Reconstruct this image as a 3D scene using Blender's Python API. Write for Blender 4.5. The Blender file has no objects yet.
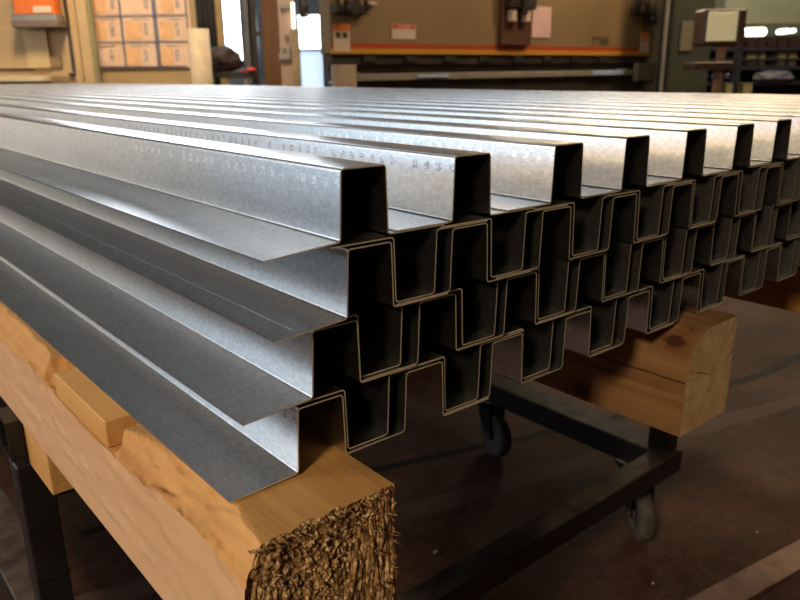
import bpy, bmesh, math, random
from math import sin, cos, pi, radians, hypot
from mathutils import Vector, Matrix, noise
random.seed(7)
SC = bpy.context.scene
COL = SC.collection

# ---------------------------------------------------------------- camera
ROT = [[0.764947, -0.643998, -0.011082], [0.19856, 0.219415, 0.955213], [-0.612724, -0.732887, 0.295713]]
CAM = Vector((-0.07697, -0.47064, 0.31773))
FPX = 743.12
cam_d = bpy.data.cameras.new('camera'); cam = bpy.data.objects.new('camera', cam_d); COL.objects.link(cam)
Rm = Matrix(ROT)                      # camera axes as rows
M4 = Rm.transposed().to_4x4(); M4.translation = CAM
cam.matrix_world = M4
cam_d.sensor_width = 36.0; cam_d.lens = FPX / 800 * 36
cam_d.clip_start = 0.01; cam_d.clip_end = 100
cam_d.dof.use_dof = True; cam_d.dof.focus_distance = 0.68; cam_d.dof.aperture_fstop = 10.5
SC.camera = cam

# ---------------------------------------------------------------- world, lights, exposure
SC.view_settings.view_transform = 'Standard'; SC.view_settings.look = 'None'
SC.view_settings.gamma = 1.0; SC.view_settings.use_curve_mapping = False
SC.view_settings.exposure = 0.0
w = bpy.data.worlds.new('dim_workshop_air'); SC.world = w; w.use_nodes = True
w.node_tree.nodes['Background'].inputs[0].default_value = (0.75, 0.55, 0.38, 1)
w.node_tree.nodes['Background'].inputs[1].default_value = 0.01

def area_light(name, loc, target, size, size_y, power, color, spread=pi):
    d = bpy.data.lights.new(name, 'AREA'); d.shape = 'RECTANGLE'; d.size = size; d.size_y = size_y
    d.energy = power; d.color = color; d.spread = spread
    o = bpy.data.objects.new(name, d); COL.objects.link(o); o.location = loc
    o.rotation_euler = (Vector(target) - Vector(loc)).to_track_quat('-Z', 'Y').to_euler()
    return o
area_light('work_lamp_light', (-2.6, -1.35, 2.1), (0.6, 0.2, -0.1), 0.5, 0.5, 84, (1.0, 0.72, 0.45))
area_light('high_bay_light_left', (-4.0, 3.3, 2.2), (0.2, 0.1, 0.0), 0.9, 0.8, 55, (1.0, 0.64, 0.36))
area_light('high_side_daylight', (-3.0, 4.8, 3.0), (0.3, 0.8, 0.0), 2.8, 1.6, 38, (0.86, 0.94, 1.0))
area_light('high_bay_light_right', (4.6, 2.2, 3.6), (2.5, 0.5, -0.7), 0.6, 0.6, 80, (1.0, 0.74, 0.45))
area_light('high_bay_light_back', (1.6, 4.9, 3.5), (3.1, 7.6, 0.2), 0.8, 0.8, 34, (1.0, 0.78, 0.52), radians(75))
area_light('high_bay_light_far', (7.0, 1.6, 3.6), (6.0, 4.2, 0.0), 0.8, 0.8, 120, (1.0, 0.74, 0.45))
area_light('added_end_fill', (9.6, 4.8, 3.6), (10.5, 4.8, 0.0), 0.8, 0.8, 120, (1.0, 0.9, 0.62))  # added fill that brightens the pale wall at far right
area_light('machine_strip_light', (6.2, 4.02, 1.52), (4.6, 1.5, 0.6), 2.0, 0.10, 24, (1.0, 0.83, 0.60))
area_light('side_daylight', (-4.6, 5.0, 1.5), (1.0, 3.0, 0.0), 4.5, 2.0, 42, (0.60, 0.80, 1.0))

FLOOR = -0.70
CEIL = 4.4

# ---------------------------------------------------------------- pixel / plane helpers (measure real positions)
def ray(px, py):
    v = Rm.transposed() @ Vector((px - 400, -(py - 300), -FPX)); return v.normalized()
def on(px, py, axis, val):
    r = ray(px, py); return CAM + r * ((val - CAM[axis]) / r[axis])
FU = Vector((Rm[0][0], Rm[0][1], 0)).normalized()      # right, horizontal
FW = Vector((-FU.y, FU.x, 0))                          # ahead, horizontal
YAW = math.atan2(FU.y, FU.x)
def at(px, py, d):
    r = ray(px, py); return CAM + r * (d / (r.dot(FW)))

# ---------------------------------------------------------------- materials
MATS = {}
class NT:
    def __init__(s, name):
        s.m = bpy.data.materials.new(name); s.m.use_nodes = True
        s.t = s.m.node_tree; s.b = s.t.nodes['Principled BSDF']
    def n(s, typ, **kw):
        nd = s.t.nodes.new(typ)
        for k, v in kw.items():
            if k.startswith('i_'):
                nd.inputs[k[2:].replace('_', ' ')].default_value = v
            else: setattr(nd, k, v)
        return nd
    def l(s, a, b): s.t.links.new(a, b)
    def math(s, op, a, b=None, c=None, clamp=False):
        nd = s.t.nodes.new('ShaderNodeMath'); nd.operation = op; nd.use_clamp = clamp
        for i, v in enumerate((a, b, c)):
            if v is None: continue
            if isinstance(v, (int, float)): nd.inputs[i].default_value = v
            else: s.l(v, nd.inputs[i])
        return nd.outputs[0]
    def mix(s, f, a, b):
        nd = s.t.nodes.new('ShaderNodeMix'); nd.data_type = 'RGBA'
        for sock, v in ((nd.inputs[0], f), (nd.inputs[6], a), (nd.inputs[7], b)):
            if isinstance(v, (int, float)): sock.default_value = v
            elif isinstance(v, tuple): sock.default_value = (*v, 1) if len(v) == 3 else v
            else: s.l(v, sock)
        return nd.outputs[2]
    def coord(s, scale=(1, 1, 1), loc=(0, 0, 0), rot=(0, 0, 0)):
        tc = s.n('ShaderNodeTexCoord'); mp = s.n('ShaderNodeMapping')
        mp.inputs['Scale'].default_value = scale; mp.inputs['Location'].default_value = loc; mp.inputs['Rotation'].default_value = rot
        s.l(tc.outputs['Object'], mp.inputs[0]); return mp.outputs[0]
    def noise(s, vec, scale, detail=4, rough=0.5, dist=0):
        nd = s.n('ShaderNodeTexNoise'); nd.inputs['Scale'].default_value = scale; nd.inputs['Detail'].default_value = detail
        nd.inputs['Roughness'].default_value = rough; nd.inputs['Distortion'].default_value = dist
        s.l(vec, nd.inputs['Vector']); return nd.outputs['Fac']
    def ramp(s, fac, *stops):
        nd = s.n('ShaderNodeValToRGB'); e = nd.color_ramp.elements
        while len(e) < len(stops): e.new(0.5)
        for el, (p, c) in zip(e, stops):
            el.position = p; el.color = (*c, 1) if isinstance(c, tuple) else (c, c, c, 1)
        s.l(fac, nd.inputs[0]); return nd.outputs[0]
    def bump(s, h, strength=0.3, dist=0.002):
        nd = s.n('ShaderNodeBump'); nd.inputs['Strength'].default_value = strength; nd.inputs['Distance'].default_value = dist
        s.l(h, nd.inputs['Height']); s.l(nd.outputs[0], s.b.inputs['Normal'])

def plain(name, col, rough=0.6, metal=0.0, var=0.12, scale=8, emit=None, estr=0):
    if name in MATS: return MATS[name]
    t = NT(name)
    v = t.noise(t.coord(), scale, 5, 0.6)
    c2 = tuple(max(0, x * (1 - 2.2 * var)) for x in col); c1 = tuple(min(1, x * (1 + var)) for x in col)
    t.l(t.ramp(v, (0.3, c2), (0.65, c1)), t.b.inputs['Base Color'])
    t.b.inputs['Roughness'].default_value = rough; t.b.inputs['Metallic'].default_value = metal
    if emit:
        t.b.inputs['Emission Color'].default_value = (*emit, 1); t.b.inputs['Emission Strength'].default_value = estr
    MATS[name] = t.m; return t.m

def steel(name, marks=None):
    t = NT(name)
    co = t.coord((1, 0.5, 1))
    sp = t.n('ShaderNodeTexVoronoi'); sp.inputs['Scale'].default_value = 420; t.l(co, sp.inputs['Vector'])
    cl = t.noise(co, 14, 5, 0.65)
    gr = t.noise(t.coord((1, 0.8, 1)), 170, 3, 0.7)
    sc = t.noise(t.coord((60, 1.2, 60)), 6, 3, 0.6)
    sep = t.n('ShaderNodeSeparateColor'); t.l(sp.outputs['Color'], sep.inputs[0])
    f = t.math('MULTIPLY_ADD', sep.outputs[0], 0.22, t.math('MULTIPLY_ADD', cl, 0.38, t.math('MULTIPLY', gr, 0.42)))
    col = t.ramp(f, (0.32, (0.49, 0.50, 0.51)), (0.72, (0.70, 0.71, 0.71)))
    if marks is not None:
        m0, dark = marks
        tc = t.n('ShaderNodeTexCoord'); sx = t.n('ShaderNodeSeparateXYZ'); t.l(tc.outputs['Object'], sx.inputs[0])
        y, z, x = sx.outputs[1], sx.outputs[2], sx.outputs[0]
        gy = t.math('FRACT', t.math('MULTIPLY', y, 62.0)); cell = t.math('FLOOR', t.math('MULTIPLY', y, 62.0))
        wn = t.n('ShaderNodeTexWhiteNoise'); wn.noise_dimensions = '1D'; t.l(cell, wn.inputs['W'])
        fine = t.n('ShaderNodeTexWhiteNoise'); fine.noise_dimensions = '2D'
        cb = t.n('ShaderNodeCombineXYZ'); t.l(t.math('FLOOR', t.math('MULTIPLY', y, 560.0)), cb.inputs[0]); t.l(t.math('FLOOR', t.math('MULTIPLY', z, 560.0)), cb.inputs[1])
        t.l(cb.outputs[0], fine.inputs['Vector'])
        band = t.math('MULTIPLY', t.math('GREATER_THAN', z, m0), t.math('LESS_THAN', z, m0 + 0.0072))
        mk = t.math('MULTIPLY', band, t.math('LESS_THAN', gy, 0.42))
        mk = t.math('MULTIPLY', mk, t.math('GREATER_THAN', fine.outputs[0], 0.38))
        mk = t.math('MULTIPLY', mk, t.math('GREATER_THAN', wn.outputs[0], 0.12))
        mk = t.math('MULTIPLY', mk, t.math('LESS_THAN', y, 0.75 if dark else 0.42))
        mk = t.math('MULTIPLY', mk, t.math('LESS_THAN', x, 0.004))
        col = t.mix(t.math('MULTIPLY', mk, 0.55), col, (0.14, 0.15, 0.17) if dark else (0.95, 0.95, 0.95))
    t.l(col, t.b.inputs['Base Color'])
    t.b.inputs['Metallic'].default_value = 1.0
    r = t.math('MULTIPLY_ADD', cl, 0.06, t.math('MULTIPLY_ADD', sep.outputs[1], 0.01, 0.25))
    t.l(r, t.b.inputs['Roughness'])
    return t.m
M_STEEL = steel('galvanized_steel')
M_STEEL_INK = steel('galvanized_steel_ink_stamped', (0.042, True))
M_STEEL_INK2 = steel('galvanized_steel_light_stamped', (0.041, False))
M_EDGE = plain('cut_steel_edge', (0.88, 0.82, 0.62), 0.5, 0.4, 0.1, 60)

def wood(name, light, dark, knots=(), grain_axis=1, rough=0.7, ring=1.0, stain=None, endgrain=None, cracks=()):
    t = NT(name)
    s = [26, 26, 26]; s[grain_axis] = 1.1
    co = t.coord(tuple(s))
    raw = t.coord()
    n1 = t.noise(co, 1.6, 6, 0.6, 0.6 * ring)
    n2 = t.noise(t.coord(tuple(v * 6 if v > 2 else v * 2 for v in s)), 1.2, 4, 0.6)
    n3 = t.noise(raw, 9, 4, 0.6)
    f = t.math('MULTIPLY_ADD', n1, 0.6, t.math('MULTIPLY_ADD', n2, 0.25, t.math('MULTIPLY', n3, 0.3)))
    mid = tuple((a + b) / 2 for a, b in zip(light, dark))
    col = t.ramp(f, (0.36, dark), (0.52, mid), (0.72, light))
    hgt = n2
    sx = t.n('ShaderNodeSeparateXYZ'); t.l(raw, sx.inputs[0])
    for (kx, ky, kz, kr, ka) in knots:
        # distance stretched along the grain
        dx = t.math('SUBTRACT', sx.outputs[0], kx); dy = t.math('MULTIPLY', t.math('SUBTRACT', sx.outputs[1], ky), ka); dz = t.math('SUBTRACT', sx.outputs[2], kz)
        d = t.math('SQRT', t.math('ADD', t.math('MULTIPLY', dx, dx), t.math('ADD', t.math('MULTIPLY', dy, dy), t.math('MULTIPLY', dz, dz))))
        d = t.math('ADD', d, t.math('MULTIPLY_ADD', t.noise(raw, 60, 3), 0.012, -0.006))
        halo = t.math('SUBTRACT', 1.0, t.math('DIVIDE', d, kr * 2.6), clamp=True)
        core = t.math('SUBTRACT', 1.0, t.math('DIVIDE', d, kr), clamp=True)
        col = t.mix(t.math('MULTIPLY', halo, 0.8), col, (dark[0] * 0.9, dark[1] * 0.6, dark[2] * 0.4))
        col = t.mix(t.math('MULTIPLY', core, 2.2, clamp=True), col, (0.075, 0.03, 0.015))
    for (a, b, axisz, wd) in cracks:   # thin dark lines along the grain: z = a + b*y on the side
        wob = t.math('MULTIPLY_ADD', t.noise(raw, 7, 3), 0.02, -0.01)
        dz = t.math('ABSOLUTE', t.math('SUBTRACT', t.math('ADD', sx.outputs[axisz], wob), t.math('MULTIPLY_ADD', sx.outputs[1], b, a)))
        cm = t.math('SUBTRACT', 1.0, t.math('DIVIDE', dz, wd), clamp=True)
        col = t.mix(cm, col, (0.03, 0.018, 0.01))
    if stain:
        sn = t.noise(raw, 5, 3, 0.6); col = t.mix(t.ramp(sn, (0.5, 0.0), (0.68, 0.75)), col, stain)
    t.l(col, t.b.inputs['Base Color']); t.b.inputs['Roughness'].default_value = rough
    t.b.inputs['Specular IOR Level'].default_value = 0.25
    t.bump(hgt, 0.35, 0.0012)
    return t.m
def chewed_end(name):
    t = NT(name); co = t.coord()
    a = t.noise(co, 190, 8, 0.85, 0.6); b = t.noise(co, 30, 4, 0.6)
    f = t.math('MULTIPLY_ADD', a, 0.75, t.math('MULTIPLY', b, 0.35))
    col = t.ramp(f, (0.40, (0.07, 0.035, 0.014)), (0.50, (0.27, 0.15, 0.06)), (0.58, (0.50, 0.31, 0.13)), (0.70, (0.78, 0.58, 0.30)))
    vo = t.n('ShaderNodeTexVoronoi'); vo.inputs['Scale'].default_value = 420; t.l(t.coord((1, 1, 0.6)), vo.inputs['Vector'])
    sc_ = t.n('ShaderNodeSeparateColor'); t.l(vo.outputs['Color'], sc_.inputs[0])
    col = t.mix(t.math('MULTIPLY', t.math('GREATER_THAN', sc_.outputs[0], 0.80), 0.75), col, (0.88, 0.68, 0.38))
    col = t.mix(t.math('MULTIPLY', t.math('LESS_THAN', sc_.outputs[0], 0.25), 0.7), col, (0.07, 0.032, 0.012))
    t.l(col, t.b.inputs['Base Color']); t.b.inputs['Roughness'].default_value = 0.85
    t.bump(t.math('ADD', a, sc_.outputs[1]), 0.5, 0.003); return t.m
def end_grain(name, cx, cz):
    t = NT(name); raw = t.coord(); sx = t.n('ShaderNodeSeparateXYZ'); t.l(raw, sx.inputs[0])
    dx = t.math('SUBTRACT', sx.outputs[0], cx); dz = t.math('SUBTRACT', sx.outputs[2], cz)
    d = t.math('SQRT', t.math('ADD', t.math('MULTIPLY', dx, dx), t.math('MULTIPLY', dz, dz)))
    d = t.math('ADD', d, t.math('MULTIPLY', t.noise(raw, 14, 3), 0.006))
    ringf = t.math('SINE', t.math('MULTIPLY', d, 1500.0))
    n = t.noise(raw, 30, 5, 0.65)
    f = t.math('MULTIPLY_ADD', ringf, 0.10, n)
    col = t.ramp(f, (0.3, (0.58, 0.38, 0.17)), (0.7, (0.82, 0.62, 0.36)))
    ang = t.math('ARCTAN2', dz, dx)
    st = t.n('ShaderNodeCombineXYZ'); t.l(t.math('MULTIPLY', ang, 3.5), st.inputs[0]); t.l(t.math('MULTIPLY', d, 6.0), st.inputs[1])
    n2 = t.noise(st.outputs[0], 1.8, 3, 0.6)
    grey = t.math('MULTIPLY', t.ramp(n2, (0.48, 0.0), (0.6, 1.0)), t.math('MULTIPLY', t.math('SUBTRACT', d, 0.03), 12.0, clamp=True))
    grey = t.math('MULTIPLY', grey, t.math('GREATER_THAN', dz, -0.02))
    col = t.mix(t.math('MULTIPLY', grey, 0.7), col, (0.22, 0.20, 0.14))
    for (A, lo, hi, wd) in ((0.55, 0.004, 0.075, 0.028), (-2.2, 0.0, 0.03, 0.05), (2.8, 0.0, 0.055, 0.02)):
        am = t.math('SUBTRACT', 1.0, t.math('DIVIDE', t.math('ABSOLUTE', t.math('SUBTRACT', ang, A)), wd), clamp=True)
        am = t.math('MULTIPLY', am, t.math('MULTIPLY', t.math('GREATER_THAN', d, lo), t.math('LESS_THAN', d, hi)))
        col = t.mix(t.math('MULTIPLY', am, 3, clamp=True), col, (0.05, 0.03, 0.015))
    t.l(col, t.b.inputs['Base Color']); t.b.inputs['Roughness'].default_value = 0.8
    t.bump(n, 0.3, 0.002); return t.m

M_BLACK = plain('black_painted_steel', (0.018, 0.017, 0.018), 0.42, 0.0, 0.25, 14)
M_RAILTOP = plain('brown_grey_steel', (0.13, 0.105, 0.085), 0.5, 0.2, 0.3, 22)  # paler brown-grey than the black paint, for rail tops and axles
M_RUBBER = plain('grey_caster_rubber', (0.10, 0.085, 0.066), 0.7, 0, 0.2, 30)

def floor_mat():
    t = NT('stained_concrete'); co = t.coord(); sx = t.n('ShaderNodeSeparateXYZ')
    wb = t.n('ShaderNodeVectorMath', operation='ADD')
    nz = t.n('ShaderNodeTexNoise'); nz.inputs['Scale'].default_value = 9; nz.inputs['Detail'].default_value = 5; t.l(co, nz.inputs['Vector'])
    sc = t.n('ShaderNodeVectorMath', operation='SCALE'); t.l(nz.outputs['Color'], sc.inputs[0]); sc.inputs['Scale'].default_value = 0.035
    t.l(co, wb.inputs[0]); t.l(sc.outputs[0], wb.inputs[1]); t.l(wb.outputs[0], sx.inputs[0])
    n1 = t.noise(co, 2.2, 6, 0.65); n2 = t.noise(co, 26, 5, 0.7); n3 = t.noise(co, 110, 3, 0.6)
    f = t.math('MULTIPLY_ADD', n1, 0.55, t.math('MULTIPLY_ADD', n2, 0.3, t.math('MULTIPLY', n3, 0.2)))
    col = t.ramp(f, (0.38, (0.028, 0.014, 0.009)), (0.52, (0.080, 0.043, 0.029)), (0.66, (0.165, 0.092, 0.064)))
    X, Y = sx.outputs[0], sx.outputs[1]
    off = 0.0175
    for (x0, y0, x1, y1, wd) in ((0.3, 1.15, 2.0, 0.60, 0.020), (2.0, 0.63, 2.40, 0.545, 0.022), (2.38, 0.55, 3.6, 0.49, 0.022), (0.2, 2.35, 5.0, 1.9, 0.012), (1.2, -2.0, 1.9, 4.5, 0.0)):
        if wd == 0: continue
        L = hypot(x1 - x0, y1 - y0); ux, uy = (x1 - x0) / L, (y1 - y0) / L
        dx = t.math('SUBTRACT', X, x0 + off); dy = t.math('SUBTRACT', Y, y0 + off)
        al = t.math('ADD', t.math('MULTIPLY', dx, ux), t.math('MULTIPLY', dy, uy))
        pe = t.math('ABSOLUTE', t.math('ADD', t.math('MULTIPLY', dx, -uy), t.math('MULTIPLY', dy, ux)))
        m = t.math('SUBTRACT', 1.0, t.math('DIVIDE', pe, wd), clamp=True)
        m = t.math('MULTIPLY', m, t.math('MULTIPLY', t.math('GREATER_THAN', al, 0.0), t.math('LESS_THAN', al, L)))
        col = t.mix(t.math('MULTIPLY', m, 1.6, clamp=True), col, (0.012, 0.009, 0.008))
    # paler worn band
    L = hypot(1.3, -0.33); ux, uy = 1.3 / L, -0.33 / L
    dx = t.math('SUBTRACT', X, 1.49); dy = t.math('SUBTRACT', Y, 0.60)
    pe = t.math('ABSOLUTE', t.math('ADD', t.math('MULTIPLY', dx, -uy), t.math('MULTIPLY', dy, ux)))
    col = t.mix(t.math('MULTIPLY', t.math('LESS_THAN', pe, 0.03), 0.2), col, (0.26, 0.21, 0.18))
    t.l(col, t.b.inputs['Base Color'])
    t.l(t.math('MULTIPLY_ADD', n2, 0.3, 0.6), t.b.inputs['Roughness']); t.b.inputs['Specular IOR Level'].default_value = 0.22
    t.bump(t.math('ADD', n2, t.math('MULTIPLY', n3, 0.5)), 0.35, 0.003)
    return t.m

# ---------------------------------------------------------------- mesh helpers
def link(name, bm, mats, parent=None, smooth=False, loc=None):
    me = bpy.data.meshes.new(name)
    bmesh.ops.recalc_face_normals(bm, faces=bm.faces[:])
    bm.to_mesh(me); bm.free()
    for m in (mats if isinstance(mats, (list, tuple)) else [mats]): me.materials.append(m)
    if smooth:
        for p in me.polygons: p.use_smooth = True
    o = bpy.data.objects.new(name, me); COL.objects.link(o)
    if parent: o.parent = parent
    if loc is not None: o.location = loc
    return o
def tag(o, label, cat, group=None, kind=None):
    o['label'] = label; o['category'] = cat
    if group: o['group'] = group
    if kind: o['kind'] = kind
    return o
def structure(o, label=None):
    o['kind'] = 'structure'
    if label: o['label'] = label
    return o
def empty(name, loc, rz=0):
    o = bpy.data.objects.new(name, None); COL.objects.link(o); o.location = loc; o.rotation_euler = (0, 0, rz)
    o.empty_display_size = 0.1; return o
def bev(bm, faces_verts, w, seg=1):
    if w <= 0: return
    es = [e for e in bm.edges if all(v in faces_verts for v in e.verts)]
    bmesh.ops.bevel(bm, geom=es, offset=w, segments=seg, affect='EDGES', clamp_overlap=True)
def box(bm, x0, y0, z0, x1, y1, z1, w=0.0, rot=None, mi=0):
    m = Matrix.Translation(((x0 + x1) / 2, (y0 + y1) / 2, (z0 + z1) / 2)) @ (rot or Matrix.Identity(4)) @ Matrix.Diagonal((abs(x1 - x0), abs(y1 - y0), abs(z1 - z0), 1))
    b2 = bmesh.new(); bmesh.ops.create_cube(b2, size=1, matrix=m)
    if w > 0: bmesh.ops.bevel(b2, geom=b2.edges[:], offset=min(w, 0.45 * min(abs(x1 - x0), abs(y1 - y0), abs(z1 - z0))), segments=1, affect='EDGES')
    for f in b2.faces: f.material_index = mi
    merge(bm, b2)
def merge(bm, b2):
    mp = {}
    for v in b2.verts: mp[v] = bm.verts.new(v.co)
    for f in b2.faces:
        try:
            nf = bm.faces.new([mp[v] for v in f.verts]); nf.material_index = f.material_index; nf.smooth = f.smooth
        except ValueError: pass
    b2.free()
def cyl(bm, p0, p1, r, seg=20, r2=None, cap=True, mi=0):
    p0, p1 = Vector(p0), Vector(p1); d = p1 - p0
    b2 = bmesh.new()
    bmesh.ops.create_cone(b2, cap_ends=cap, segments=seg, radius1=r, radius2=r if r2 is None else r2, depth=d.length,
                          matrix=Matrix.Translation((p0 + p1) / 2) @ d.to_track_quat('Z', 'Y').to_matrix().to_4x4())
    for f in b2.faces: f.material_index = mi; f.smooth = len(f.verts) == 4
    merge(bm, b2)
def tube(bm, pts, r, seg=8):
    for a, b in zip(pts, pts[1:]): cyl(bm, a, b, r, seg)
def bx(name, x0, y0, z0, x1, y1, z1, mat, parent=None, w=0.0):
    bm = bmesh.new(); box(bm, x0, y0, z0, x1, y1, z1, w); return link(name, bm, mat, parent)

# ---------------------------------------------------------------- room shell
M_FLOOR = floor_mat()
M_WALL = plain('dark_workshop_wall', (0.075, 0.083, 0.095), 0.9, 0, 0.3, 1.5)
M_CEIL = plain('dark_roof_deck', (0.045, 0.052, 0.062), 0.9, 0, 0.3, 1.0)
M_PALEWALL = plain('pale_green_wall', (0.33, 0.34, 0.24), 0.85, 0, 0.08, 2)
X0, X1, Y0, Y1 = -5.0, 14.0, -4.5, 10.0
structure(bx('floor', X0, Y0, FLOOR - 0.15, X1, Y1, FLOOR, M_FLOOR))
structure(bx('ceiling', X0, Y0, CEIL, X1, Y1, CEIL + 0.1, M_CEIL))
structure(bx('wall_left', X0 - 0.15, Y0, FLOOR, X0, Y1, CEIL, M_WALL))
structure(bx('wall_right', X1, Y0, FLOOR, X1 + 0.15, Y1, CEIL, M_PALEWALL))
structure(bx('wall_front', X0, Y0 - 0.15, FLOOR, X1, Y0, CEIL, M_WALL))
structure(bx('wall_back', X0, Y1, FLOOR, X1, Y1 + 0.15, CEIL, M_WALL))

M_SKYPANE = plain('daylit_pane', (0.8, 0.85, 0.9), 0.4, 0, 0.0, 2, (0.80, 0.92, 1.0), 7.0)
M_SKYPANE2 = plain('daylit_pane_bluish', (0.7, 0.8, 0.9), 0.4, 0, 0.0, 2, (0.52, 0.68, 0.90), 1.1)
M_FRAME = plain('dark_window_frame', (0.06, 0.065, 0.075), 0.6, 0, 0.1, 4)
def window(name, a, b, z0, z1, mat, mull=1, t=0.05):
    """window standing on a straight wall line from a to b (xy), glass pane and frame as parts"""
    a, b = Vector((a[0], a[1], 0)), Vector((b[0], b[1], 0)); L = (b - a).length
    r = empty(name, (a.x, a.y, z0), math.atan2((b - a).y, (b - a).x)); structure(r)
    H = z1 - z0; bm = bmesh.new()
    box(bm, 0, -0.05, 0, L, 0.05, t); box(bm, 0, -0.05, H - t, L, 0.05, H)
    box(bm, 0, -0.05, t, t, 0.05, H - t); box(bm, L - t, -0.05, t, L, 0.05, H - t)
    for i in range(1, mull): box(bm, L * i / mull - 0.02, -0.04, t, L * i / mull + 0.02, 0.04, H - t)
    link('window_frame', bm, M_FRAME, r); bx('pane', t, -0.01, t, L - t, 0.01, H - t, mat, r)
    return r

# ---------------------------------------------------------------- hat channels
FLN, WID, FLR, DEP, TH = 0.0625, 0.0452, 0.0022, 0.0566, 0.0012
LEN = 6.1
TILT = 0.0107
def profile(t=TH, rad=0.0036, seg=4, left=(FLN, 0)):
    pts = [(-left[0], -left[1]), (0, 0), (FLR, DEP), (FLR + WID, DEP), (2 * FLR + WID, 0), (2 * FLR + WID + FLN, 0)]
    # filleted upper line, then offset downwards
    def fillet(path, rr):
        out = [Vector(path[0])]
        for i in range(1, len(path) - 1):
            p = Vector(path[i]); a = (Vector(path[i - 1]) - p).normalized(); b = (Vector(path[i + 1]) - p).normalized()
            ang = a.angle(b); tl = rr[i - 1] / math.tan(ang / 2)
            c = p + (a + b).normalized() * (rr[i - 1] / sin(ang / 2))
            s = p + a * tl - c; e = p + b * tl - c
            a0 = math.atan2(s.y, s.x); a1 = math.atan2(e.y, e.x); d = (a1 - a0 + pi) % (2 * pi) - pi
            for k in range(seg + 1):
                th = a0 + d * k / seg; out.append(c + Vector((cos(th), sin(th))) * rr[i - 1])
        out.append(Vector(path[-1])); return out
    hi = fillet(pts, [rad - t, rad, rad, rad - t])
    # offset path on the lower side
    lo = []
    for i in range(len(pts)):
        p = Vector(pts[i])
        if i == 0 or i == len(pts) - 1: lo.append((p.x, p.y - t)); continue
        a = (p - Vector(pts[i - 1])).normalized(); b = (Vector(pts[i + 1]) - p).normalized()
        na, nb = Vector((a.y, -a.x)), Vector((b.y, -b.x)); m = (na + nb).normalized()
        q = p + m * (t / m.dot(na)); lo.append((q.x, q.y))
    lof = fillet(lo, [rad, rad - t, rad - t, rad])
    return hi, lof
def channel_mesh(name, inverted, mat, left=(FLN, 0)):
    hi, lo = profile(left=left); n = len(hi)
    bm = bmesh.new()
    ys = [0, 0.25, 0.7, 1.5, 2.6, 4.0, LEN]
    def z(v): return (DEP - v) if inverted else v
    H = [[bm.verts.new((p.x, y, z(p.y))) for p in hi] for y in ys]
    Lw = [[bm.verts.new((p.x, y, z(p.y))) for p in lo] for y in ys]
    for j in range(len(ys) - 1):
        for i in range(n - 1):
            f = bm.faces.new((H[j][i], H[j][i + 1], H[j + 1][i + 1], H[j + 1][i])); f.smooth = True
            f = bm.faces.new((Lw[j][i + 1], Lw[j][i], Lw[j + 1][i], Lw[j + 1][i + 1])); f.smooth = True
        for i in (0, n - 1):
            bm.faces.new((H[j][i], H[j + 1][i], Lw[j + 1][i], Lw[j][i]))
    for j in (0, -1):
        for i in range(n - 1):
            f = bm.faces.new((H[j][i], Lw[j][i], Lw[j][i + 1], H[j][i + 1])); f.material_index = 1
    bmesh.ops.recalc_face_normals(bm, faces=bm.faces[:])
    for e in bm.edges:
        if len(e.link_faces) == 2 and e.calc_face_angle(0) > 1.2: e.smooth = False
    me = bpy.data.meshes.new(name); bm.to_mesh(me); bm.free()
    me.materials.append(mat); me.materials.append(M_EDGE); return me
ME_UP = channel_mesh('hat_channel_upright', False, M_STEEL)
ME_UP_INK = channel_mesh('hat_channel_upright_stamped', False, M_STEEL_INK)
ME_UP_INK2 = channel_mesh('hat_channel_upright_light_stamp', False, M_STEEL_INK2)
ME_DN = channel_mesh('hat_channel_inverted', True, M_STEEL)
ME_FIRST = {1: channel_mesh('hat_channel_edge_top', False, M_STEEL_INK2, (0.0687, 0.0048)), 2: channel_mesh('hat_channel_edge_second', False, M_STEEL, (0.0661, 0.0045)),
            3: channel_mesh('hat_channel_edge_third', False, M_STEEL, (0.0632, 0.0038)), 4: channel_mesh('hat_channel_edge_bottom', False, M_STEEL_INK, (0.0619, 0.0028))}
ORD = ['first', 'second', 'third', 'fourth', 'fifth', 'sixth', 'seventh', 'eighth', 'ninth', 'tenth', 'eleventh', 'twelfth', 'thirteenth', 'fourteenth', 'fifteenth']
PITCH = 0.0625
ROWX = {1: [0.252, 0.373, 0.508, 0.626, 0.750, 0.870, 0.985],
        2: [0.2535, 0.368, 0.4925, 0.609, 0.728, 0.8435, 0.968],
        3: [0.2215, 0.335, 0.4485, 0.565, 0.682, 0.8055, 0.919, 1.0325],
        4: [0.205, 0.3185, 0.432, 0.5465, 0.664, 0.7865, 0.905, 1.0195]}
ROWY = {1: -0.006, 2: -0.008, 3: -0.002, 4: 0.0}
ROWN = {1: 'top row', 2: 'second row from the top', 3: 'third row from the top', 4: 'bottom row'}
NPER = 15
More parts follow.
